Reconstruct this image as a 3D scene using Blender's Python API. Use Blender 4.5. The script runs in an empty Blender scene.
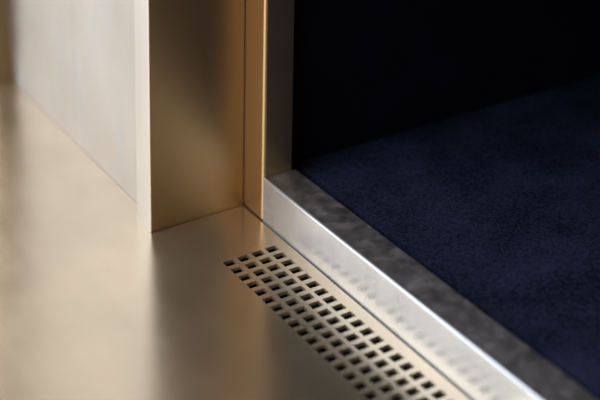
import bpy, bmesh, math
from mathutils import Vector, Matrix

S = 0.01                      # one modelling unit is a centimetre
scene = bpy.context.scene
col = scene.collection

# ------------------------------------------------------------------ helpers
def link(name, bm, mat, parent=None, smooth=False):
    me = bpy.data.meshes.new(name)
    bmesh.ops.scale(bm, vec=(S, S, S), verts=bm.verts)
    bmesh.ops.recalc_face_normals(bm, faces=bm.faces)
    bm.to_mesh(me); bm.free()
    me.materials.append(mat)
    if smooth:
        for p in me.polygons: p.use_smooth = True
    o = bpy.data.objects.new(name, me)
    col.objects.link(o)
    if parent is not None:
        o.parent = parent
        o.matrix_parent_inverse = parent.matrix_world.inverted()
    return o

def empty(name, loc):
    o = bpy.data.objects.new(name, None)
    o.empty_display_size = 0.02
    o.location = Vector(loc) * S
    o.matrix_world = Matrix.Translation(o.location)
    col.objects.link(o)
    return o

def tag(o, label=None, cat=None, group=None, kind=None):
    if cat and not kind: kind = 'thing'
    if label: o['label'] = label
    if cat: o['category'] = cat
    if group: o['group'] = group
    if kind: o['kind'] = kind
    return o

def box(bm, lo, hi):
    x0, y0, z0 = lo; x1, y1, z1 = hi
    v = [bm.verts.new(p) for p in ((x0,y0,z0),(x1,y0,z0),(x1,y1,z0),(x0,y1,z0),
                                   (x0,y0,z1),(x1,y0,z1),(x1,y1,z1),(x0,y1,z1))]
    for f in ((3,2,1,0),(4,5,6,7),(0,1,5,4),(1,2,6,5),(2,3,7,6),(3,0,4,7)):
        bm.faces.new([v[i] for i in f])

def arc(cx, cy, r, a0, a1, n=6):
    return [(cx + r*math.cos(math.radians(a0+(a1-a0)*k/n)),
             cy + r*math.sin(math.radians(a0+(a1-a0)*k/n))) for k in range(n+1)]

def prism(bm, outline, t0, t1, axes):
    """closed outline in the plane of axes[0], axes[1], extruded along axes[2] from t0 to t1"""
    def P(u, v, t):
        p = [0, 0, 0]; p[axes[0]] = u; p[axes[1]] = v; p[axes[2]] = t
        return p
    a = [bm.verts.new(P(u, v, t0)) for u, v in outline]
    b = [bm.verts.new(P(u, v, t1)) for u, v in outline]
    n = len(a)
    for i in range(n):
        j = (i+1) % n
        bm.faces.new((a[i], a[j], b[j], b[i]))
    bm.faces.new(list(reversed(a))); bm.faces.new(b)

def autosmooth(o, deg=50):
    for p in o.data.polygons: p.use_smooth = True
    me = o.data
    bm = bmesh.new(); bm.from_mesh(me)
    for e in bm.edges:
        if len(e.link_faces) == 2 and e.calc_face_angle(0) > math.radians(deg):
            e.smooth = False
    bm.to_mesh(me); bm.free()

# ---------------------------------------------------------------- materials
def nodes(name):
    m = bpy.data.materials.new(name); m.use_nodes = True
    nt = m.node_tree
    return m, nt, nt.nodes['Principled BSDF']

def metal(name, color, rough, rough_var=0.05, brush=(1, 1, 1), brush_amt=0.03, blotch=0.06,
          blotch_scale=14.0, aniso=0.0, smudge=None, dust=0.0, bump=0.0):
    """brushed sheet metal: a blotchy tarnish, fine brushing stretched along one axis, optional smudges"""
    m, nt, b = nodes(name)
    N, L = nt.nodes, nt.links
    geo = N.new('ShaderNodeNewGeometry')
    def noise(scale_vec, scale, detail=4.0, rough=0.55):
        mp = N.new('ShaderNodeMapping'); mp.inputs['Scale'].default_value = scale_vec
        L.new(geo.outputs['Position'], mp.inputs['Vector'])
        n = N.new('ShaderNodeTexNoise'); n.inputs['Scale'].default_value = scale
        n.inputs['Detail'].default_value = detail; n.inputs['Roughness'].default_value = rough
        L.new(mp.outputs['Vector'], n.inputs['Vector'])
        return n.outputs['Fac']
    def maprange(sock, a, bb, lo, hi):
        r = N.new('ShaderNodeMapRange'); r.inputs[1].default_value = a; r.inputs[2].default_value = bb
        r.inputs[3].default_value = lo; r.inputs[4].default_value = hi
        L.new(sock, r.inputs[0]); return r.outputs[0]
    def math_(op, s1, s2):
        n = N.new('ShaderNodeMath'); n.operation = op
        for i, s in enumerate((s1, s2)):
            if hasattr(s, 'links'): L.new(s, n.inputs[i])
            else: n.inputs[i].default_value = s
        return n.outputs[0]
    bl = noise((1, 1, 1), blotch_scale)
    br = noise(brush, 60.0, 3.0)
    fac = math_('MULTIPLY', maprange(bl, .3, .7, 1-blotch, 1+blotch), maprange(br, .3, .7, 1-brush_amt, 1+brush_amt))
    mul = N.new('ShaderNodeVectorMath'); mul.operation = 'SCALE'
    mul.inputs[0].default_value = color
    L.new(fac, mul.inputs['Scale'])
    L.new(mul.outputs[0], b.inputs['Base Color'])
    r = maprange(bl, .3, .7, rough-rough_var, rough+rough_var)
    r = math_('ADD', r, maprange(br, .3, .7, -brush_amt*.6, brush_amt*.6))
    if smudge:
        sm = noise(smudge[0], smudge[1], 5.0, .6)
        r = math_('ADD', r, maprange(sm, .52, .72, 0, smudge[2]))
    L.new(r, b.inputs['Roughness'])
    b.inputs['Metallic'].default_value = 1.0 - dust
    b.inputs['Anisotropic'].default_value = aniso
    if bump:
        bp = N.new('ShaderNodeBump'); bp.inputs['Strength'].default_value = bump
        bp.inputs['Distance'].default_value = 0.0002
        L.new(br, bp.inputs['Height']); L.new(bp.outputs[0], b.inputs['Normal'])
    return m

def cloth(name, dark, light, scale, sheen=0.3, bump=0.6, dist=0.0006):
    m, nt, b = nodes(name)
    N, L = nt.nodes, nt.links
    geo = N.new('ShaderNodeNewGeometry')
    n1 = N.new('ShaderNodeTexNoise'); n1.inputs['Scale'].default_value = scale
    n1.inputs['Detail'].default_value = 5; n1.inputs['Roughness'].default_value = .7
    n2 = N.new('ShaderNodeTexNoise'); n2.inputs['Scale'].default_value = 22
    n2.inputs['Detail'].default_value = 3
    for n in (n1, n2): L.new(geo.outputs['Position'], n.inputs['Vector'])
    ad = N.new('ShaderNodeMath'); ad.operation = 'MULTIPLY_ADD'
    ad.inputs[1].default_value = .45
    L.new(n2.outputs['Fac'], ad.inputs[0]); L.new(n1.outputs['Fac'], ad.inputs[2])
    rp = N.new('ShaderNodeValToRGB')
    rp.color_ramp.elements[0].position = .56; rp.color_ramp.elements[0].color = (*dark, 1)
    rp.color_ramp.elements[1].position = .92; rp.color_ramp.elements[1].color = (*light, 1)
    L.new(ad.outputs[0], rp.inputs[0]); L.new(rp.outputs[0], b.inputs['Base Color'])
    b.inputs['Roughness'].default_value = 1.0
    b.inputs['Specular IOR Level'].default_value = 0.05
    b.inputs['Sheen Weight'].default_value = sheen
    b.inputs['Sheen Roughness'].default_value = .5
    b.inputs['Sheen Tint'].default_value = (*light, 1)
    bp = N.new('ShaderNodeBump'); bp.inputs['Strength'].default_value = bump
    bp.inputs['Distance'].default_value = dist
    L.new(n1.outputs['Fac'], bp.inputs['Height']); L.new(bp.outputs[0], b.inputs['Normal'])
    return m

def matte(name, color, rough=.9):
    m, nt, b = nodes(name)
    n = nt.nodes.new('ShaderNodeTexNoise'); n.inputs['Scale'].default_value = 40
    mx = nt.nodes.new('ShaderNodeMix'); mx.data_type = 'RGBA'
    mx.inputs[6].default_value = (*[c*.8 for c in color], 1); mx.inputs[7].default_value = (*[c*1.2 for c in color], 1)
    nt.links.new(n.outputs['Fac'], mx.inputs[0]); nt.links.new(mx.outputs[2], b.inputs['Base Color'])
    b.inputs['Roughness'].default_value = rough
    b.inputs['Specular IOR Level'].default_value = .2
    return m

BRASS = (0.79, 0.63, 0.43)
GOLD = (0.68, 0.47, 0.25)
PALE = (0.68, 0.66, 0.655)
M_floor  = metal('brushed_brass_floor', BRASS, .24, .03, (1, .06, 1), .03, .08, 16, dust=.14)
M_pil    = metal('brushed_brass_upright', GOLD, .34, .01, (1, 1, .02), .02, .02, 10, dust=.02)
M_far    = metal('dark_bronze_pillar', (.44, .32, .18), .4, .03, (1, 1, .02), .04, .03, 10)
M_side_lit   = metal('brass_side_painted_light', (.80, .79, .79), .42, .02, (1, 1, .02), .03, .02, 10)  # same brass as the pilaster front; light from the left painted in as paleness
M_wall   = metal('pale_brass_wall', PALE, .42, .05, (1, 1, .02), .02, .07, 9, smudge=((1, 3, .8), 16, .2))
M_jamb   = metal('brushed_brass_jamb', (.76, .55, .325), .30, .02, (1, 1, .02), .04, .03, 10, dust=.05)
M_sill   = metal('brushed_nickel_sill', (.93, .945, .975), .29, .03, (1, 1, .04), .045, .04, 18, dust=.26)
M_tread  = metal('scuffed_nickel_tread', (.72, .655, .63), .50, .06, (1, .03, 1), .05, .12, 95, smudge=((1, 1, 1), 60, .15))
M_carpet = cloth('navy_carpet_pile', (.003, .004, .009), (.038, .046, .092), 520)
M_velvet = cloth('black_navy_wallcloth', (.004, .004, .008), (.010, .011, .022), 700, .1)
M_edge   = metal('raw_cut_brass', (.66, .52, .36), .42, .05, dust=.20)
M_bars   = metal('pale_brass_bars', (.80, .65, .46), .27, .03, (1, .06, 1), .03, .06, 16, dust=.17)  # slightly paler and rougher than the plate around the holes
M_dark   = matte('dark_void', (.012, .010, .010))

# ------------------------------------------------------------ main dimensions
HO = 30.0                     # height of the opening, out of view, set low to shade the carpet
H = 220.0                     # height of the walls
XP0, XP1 = -2.8, 4.61         # pilaster, left face and right end
YP0, YP1 = 6.15, 8.25         # pilaster, front face and rear end
XW = -1.8                     # face of the pale wall
YW = 35.2                     # far end of the pale wall
XJ = 4.67                     # face of the jamb and of the sill
YJ = 3.5                      # return face of the jamb
XJR = 7.0                    # rear end of the jamb's return
ZS = 3.33                     # top of the sill
XS1 = 7.38                    # rear edge of the sill
ZC = 2.95                     # top of the carpet
YR = 4.85                     # recess wall behind the jamb
PX, PY = 1.0974, 1.0          # pitch of the holes
HX, HY = .80, .62             # size of one hole
ROWS, COLS = 21, 4
VX0, VX1 = -1.2, 3*PX+.62
VY0, VY1 = -(ROWS-1)-.8, .8
FT = .25                      # thickness of the floor plate
FX0, FY0, FY1 = -220, -150, 200
FX1 = 4.54

# -------------------------------------------------------------------- setting
bm = bmesh.new()
# the plate is cut round the vent, and stops short of the pilaster and the sill
for lo, hi in (((FX0, FY0), (VX0, 6.10)), ((VX0, FY0), (VX1, VY0)), ((VX0, VY1), (VX1, 6.10)),
               ((VX1, FY0), (FX1, 6.10)), ((FX0, 6.10), (XP0, YP1)), ((FX0, YP1), (XW-.02, FY1))):
    x0, y0 = lo; x1, y1 = hi
    vs = [bm.verts.new(p) for p in ((x0,y0,0),(x1,y0,0),(x1,y1,0),(x0,y1,0))]
    bm.faces.new(vs)
    vs = [bm.verts.new(p) for p in ((x0,y0,-FT),(x0,y1,-FT),(x1,y1,-FT),(x1,y0,-FT))]
    bm.faces.new(vs)
    if x1 == FX1:
        bm.faces.new([bm.verts.new(p) for p in ((x1,y0,-FT),(x1,y1,-FT),(x1,y1,0),(x1,y0,0))])
me = bpy.data.meshes.new('floor')
bmesh.ops.scale(bm, vec=(S,S,S), verts=bm.verts); bm.to_mesh(me); bm.free()
me.materials.append(M_floor)
floor = bpy.data.objects.new('floor', me); col.objects.link(floor)
tag(floor, 'brushed brass floor plate in front of the sill', kind='structure')

bm = bmesh.new(); box(bm, (XW, YP1, -FT), (XW+1.2, YW, H))
tag(link('wall_left', bm, M_wall), 'pale smudged metal wall left of the pilaster', kind='structure')

bm = bmesh.new(); box(bm, (XJR, YR, 0), (72, YR+1, H))
tag(link('wall_back', bm, M_velvet), 'black cloth wall of the recess', kind='structure')
bm = bmesh.new(); box(bm, (72, -92, 0), (73, YR+1, H))
tag(link('wall_right', bm, M_velvet), kind='structure')
bm = bmesh.new(); box(bm, (XS1, -93, 0), (73, -92, H))
tag(link('wall_front', bm, M_velvet), kind='structure')
bm = bmesh.new(); box(bm, (XJ, -93, HO), (XJ+.6, YJ-.02, H))  # unseen, added above the lowered opening to block daylight
tag(link('wall_header_added', bm, M_pil), 'unseen metal wall added above the lowered opening to keep light off the carpet', kind='structure')
bm = bmesh.new(); box(bm, (XJ+.6, -93, HO), (73, YR+1, HO+1))  # unseen recess ceiling, lowered so the far carpet gets less sky
tag(link('ceiling_lowered', bm, M_velvet), kind='structure')

# black joint strips in the gaps round the floor plate
bm = bmesh.new(); box(bm, (FX1, -92, -FT), (XJ-.005, YP0, -.10))
tag(link('trim_1', bm, M_dark), 'black joint between floor plate and sill', kind='structure')
bm = bmesh.new(); box(bm, (XP0, 6.10, -FT), (FX1, YP0-.005, -.06))
tag(link('trim_2', bm, M_dark), 'black joint between floor plate and pilaster', kind='structure')

bm = bmesh.new(); box(bm, (XW-.02, YP1, -FT), (XW-.005, YW, -.05))
tag(link('trim_4', bm, M_dark), 'black joint between floor plate and pale wall', kind='structure')
bm = bmesh.new(); box(bm, (XP1+.005, YP0+.12, -FT), (XJ-.005, YP0+.4, H))
tag(link('trim_3', bm, M_dark), 'black joint between pilaster and jamb', kind='structure')

# ------------------------------------------------------------------- carpet
bm = bmesh.new()
prof = [(XS1+.70, 0), (XS1+.70, ZC-.5)] + arc(XS1+1.2, ZC-.5, .5, 180, 90) + [(72, ZC), (72, 0)]
prism(bm, prof, -92, YR, (0, 2, 1))
carpet = link('carpet', bm, M_carpet); autosmooth(carpet)
tag(carpet, 'dark navy carpet filling the unlit recess behind the sill', 'carpet')

# ------------------------------------------------------------------ pilaster
pil = empty('pilaster', (0.9, 7.1, 0))
tag(pil, 'brown brushed brass pilaster with light painted into its left side, standing between wall and jamb', 'pilaster')
r = .13
bm = bmesh.new()
front = arc(XP0+r, YP0+r, r, 225, 270, 4) + [(XP1, YP0), (XP1, YP1-.2), (XP0+.5, YP1-.2), (XP0+.5, YP0+.5)]
prism(bm, front, -FT, H, (0, 1, 2))
o = link('front_panel', bm, M_pil, pil); autosmooth(o)
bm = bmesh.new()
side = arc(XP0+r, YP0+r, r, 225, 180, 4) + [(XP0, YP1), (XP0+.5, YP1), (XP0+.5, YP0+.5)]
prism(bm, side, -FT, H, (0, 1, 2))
o = link('side_panel', bm, M_side_lit, pil); autosmooth(o)
o['label'] = 'side panel with the light from the left put into its colour'

# ---------------------------------------------------------------------- jamb
jamb = empty('door_jamb', (5.9, 4.9, 0))
tag(jamb, 'narrow golden brass door jamb at the left end of the sill', 'door jamb')
r = .26
bm = bmesh.new()
face = [(XJ, 7.5), (XJ, YJ+r)] + arc(XJ+r, YJ+r, r, 180, 225, 5)[1:] + [(XJ+.6, YJ+.6), (XJ+.6, 7.5)]
prism(bm, face, -FT, H, (0, 1, 2))
o = link('face_panel', bm, M_jamb, jamb); autosmooth(o)
bm = bmesh.new()
ret = arc(XJ+r, YJ+r, r, 225, 270, 5) + [(XJR, YJ), (XJR, YR+.6), (XJR-.5, YR+.6), (XJR-.5, YJ+.6), (XJ+.6, YJ+.6)]
prism(bm, ret, -FT, H, (0, 1, 2))
o = link('return_panel', bm, M_jamb, jamb); autosmooth(o)
o['label'] = 'dark return panel facing the opening'

# ---------------------------------------------------------------------- sill
sill = empty('threshold', (6.0, -40, 0))
tag(sill, 'raised silver metal sill with grey top between brass floor and navy carpet', 'sill')
r = .16
y0, y1 = -92, YJ-.02
bm = bmesh.new()
a = arc(XJ+r, ZS-r, r, 180, 90, 8)
fr = [(XJ, -FT)] + a + [(XJ+.18, ZS), (XJ+.18, ZS-.5), (XJ+.5, ZS-.5), (XJ+.5, -FT)]
prism(bm, fr, y0, y1, (0, 2, 1))
o = link('front_panel', bm, M_sill, sill); autosmooth(o)
bm = bmesh.new()
tr = [(XJ+.18, ZS-.5), (XJ+.18, ZS)] + arc(XS1-.1, ZS-.1, .1, 90, 0, 5) + [(XS1, -FT), (XS1-.5, -FT), (XS1-.5, ZS-.5)]
prism(bm, tr, y0, y1, (0, 2, 1))
o = link('tread', bm, M_tread, sill); autosmooth(o)
o['label'] = 'scuffed dark grey top of the sill'

# ------------------------------------------------------------------ floor vent
vent = empty('floor_vent', (1.5*PX, -(ROWS-1)/2, 0))
tag(vent, 'floor vent of four rows of square holes in brass beside the sill', 'vent')
bm = bmesh.new()
xs = [VX0]; ys = [VY0]
for i in range(COLS): xs += [i*PX-HX/2, i*PX+HX/2]
for j in reversed(range(ROWS)): ys += [-j*PY-HY/2, -j*PY+HY/2]
xs.append(VX1); ys.append(VY1)
cache = {}
def V(i, j, z):
    k = (i, j, z)
    if k not in cache: cache[k] = bm.verts.new((xs[i], ys[j], z))
    return cache[k]
for i in range(len(xs)-1):
    for j in range(len(ys)-1):
        if i % 2 == 1 and j % 2 == 1:           # a hole: only its four walls
            q = [(i,j),(i+1,j),(i+1,j+1),(i,j+1)]
            for k in range(4):
                p, n = q[k], q[(k+1) % 4]
                bm.faces.new((V(*p,-FT), V(*n,-FT), V(*n,0.0), V(*p,0.0)))
        else:
            bm.faces.new((V(i,j,0.0), V(i+1,j,0.0), V(i+1,j+1,0.0), V(i,j+1,0.0)))
            bm.faces.new((V(i,j,-FT), V(i,j+1,-FT), V(i+1,j+1,-FT), V(i+1,j,-FT)))
hole_walls = [f.index for f in bm.faces]
bm.normal_update(); bm.faces.index_update()
hole_walls = [f.index for f in bm.faces if abs(f.normal.z) < .5]
plate = link('perforated_plate', bm, M_floor, vent)
plate.data.materials.append(M_edge)
for k in hole_walls: plate.data.polygons[k].material_index = 1
plate.data.materials.append(M_bars)
for p in plate.data.polygons:
    c = p.center/S
    if abs(p.normal.z) > .5 and -HX/2 < c.x < 3*PX+HX/2 and -(ROWS-1)*PY-HY/2 < c.y < HY/2: p.material_index = 2
bm = bmesh.new()
x0, x1, yy0, yy1, z0, z1 = VX0+.1, VX1-.1, VY0+.1, VY1-.1, -5.0, -FT-.01
v = [bm.verts.new(p) for p in ((x0,yy0,z0),(x1,yy0,z0),(x1,yy1,z0),(x0,yy1,z0),(x0,yy0,z1),(x1,yy0,z1),(x1,yy1,z1),(x0,yy1,z1))]
for f in ((0,1,2,3),(0,1,5,4),(1,2,6,5),(2,3,7,6),(3,0,4,7)): bm.faces.new([v[i] for i in f])
o = link('duct', bm, M_dark, vent); o['label'] = 'dark duct seen through the holes'

# ------------------------------------------------------------- far dark pillar
bm = bmesh.new()
r = .3
prism(bm, arc(XW-1.5+r, YW+r, r, 180, 270, 4) + [(XW+1.2, YW), (XW+1.2, YW+3), (XW-1.5, YW+3)], -FT, H, (0, 1, 2))
far = link('far_pillar', bm, M_far); autosmooth(far)
far.name = 'metal_pillar'
tag(far, 'blurred brown metal pillar at the far left end of the pale wall', 'pillar')

# ---------------------------------------------------------------------- light
w = bpy.data.worlds.new('daylight'); scene.world = w; w.use_nodes = True
nt = w.node_tree; N, L = nt.nodes, nt.links
N.clear()
tc = N.new('ShaderNodeTexCoord')
def lobe(direction, a, b):
    d = Vector(direction).normalized()
    dp = N.new('ShaderNodeVectorMath'); dp.operation = 'DOT_PRODUCT'
    L.new(tc.outputs['Generated'], dp.inputs[0]); dp.inputs[1].default_value = d
    mr = N.new('ShaderNodeMapRange'); mr.interpolation_type = 'SMOOTHSTEP'
    mr.inputs[1].default_value = a; mr.inputs[2].default_value = b
    L.new(dp.outputs['Value'], mr.inputs[0])
    return mr.outputs[0]
def scaled(sock, color):
    v = N.new('ShaderNodeVectorMath'); v.operation = 'SCALE'
    v.inputs[0].default_value = color; L.new(sock, v.inputs['Scale'])
    return v.outputs[0]
key = scaled(lobe((-.72, .68, .15), -.05, .85), (.94, 1.06, 1.24))
side = scaled(lobe((-.97, .10, .20), .42, 1.0), (.92, 1.02, 1.16))
two = N.new('ShaderNodeVectorMath'); two.operation = 'ADD'
L.new(key, two.inputs[0]); L.new(side, two.inputs[1])
key = two.outputs[0]
amb = N.new('ShaderNodeVectorMath'); amb.operation = 'ADD'
amb.inputs[1].default_value = (.13, .105, .08)
L.new(key, amb.inputs[0])
bg = N.new('ShaderNodeBackground'); out = N.new('ShaderNodeOutputWorld')
L.new(amb.outputs[0], bg.inputs['Color']); L.new(bg.outputs[0], out.inputs['Surface'])

# --------------------------------------------------------------------- camera
f, yaw, pitch, roll, cx, cy, cz, _, sh = (1309.965, .5799, .2555, .0194, -39.1477, -67.3233, 47.937, 1.0974, -336.6356)
cyw, syw, cp, sp = math.cos(yaw), math.sin(yaw), math.cos(pitch), math.sin(pitch)
fwd = Vector((syw*cp, cyw*cp, -sp)); right = Vector((cyw, -syw, 0)); up = right.cross(fwd)
rr = math.cos(roll)*right + math.sin(roll)*up
uu = -math.sin(roll)*right + math.cos(roll)*up
cam = bpy.data.cameras.new('camera'); co = bpy.data.objects.new('camera', cam); col.objects.link(co)
m = Matrix((rr, uu, -fwd)).transposed().to_4x4()
m.translation = Vector((cx, cy, cz))*S
co.matrix_world = m
cam.sensor_width = 36; cam.lens = f/600*36
cam.shift_y = sh/600
cam.clip_start = .01; cam.clip_end = 50
cam.dof.use_dof = True
focus = Vector((1.0, -1.0, 0))
cam.dof.focus_distance = (focus - Vector((cx, cy, cz))).dot(fwd)*S
cam.dof.aperture_fstop = 4.0
scene.camera = co
scene.view_settings.view_transform = 'Standard'
scene.view_settings.look = 'None'
scene.cycles.sample_clamp_indirect = 4.0
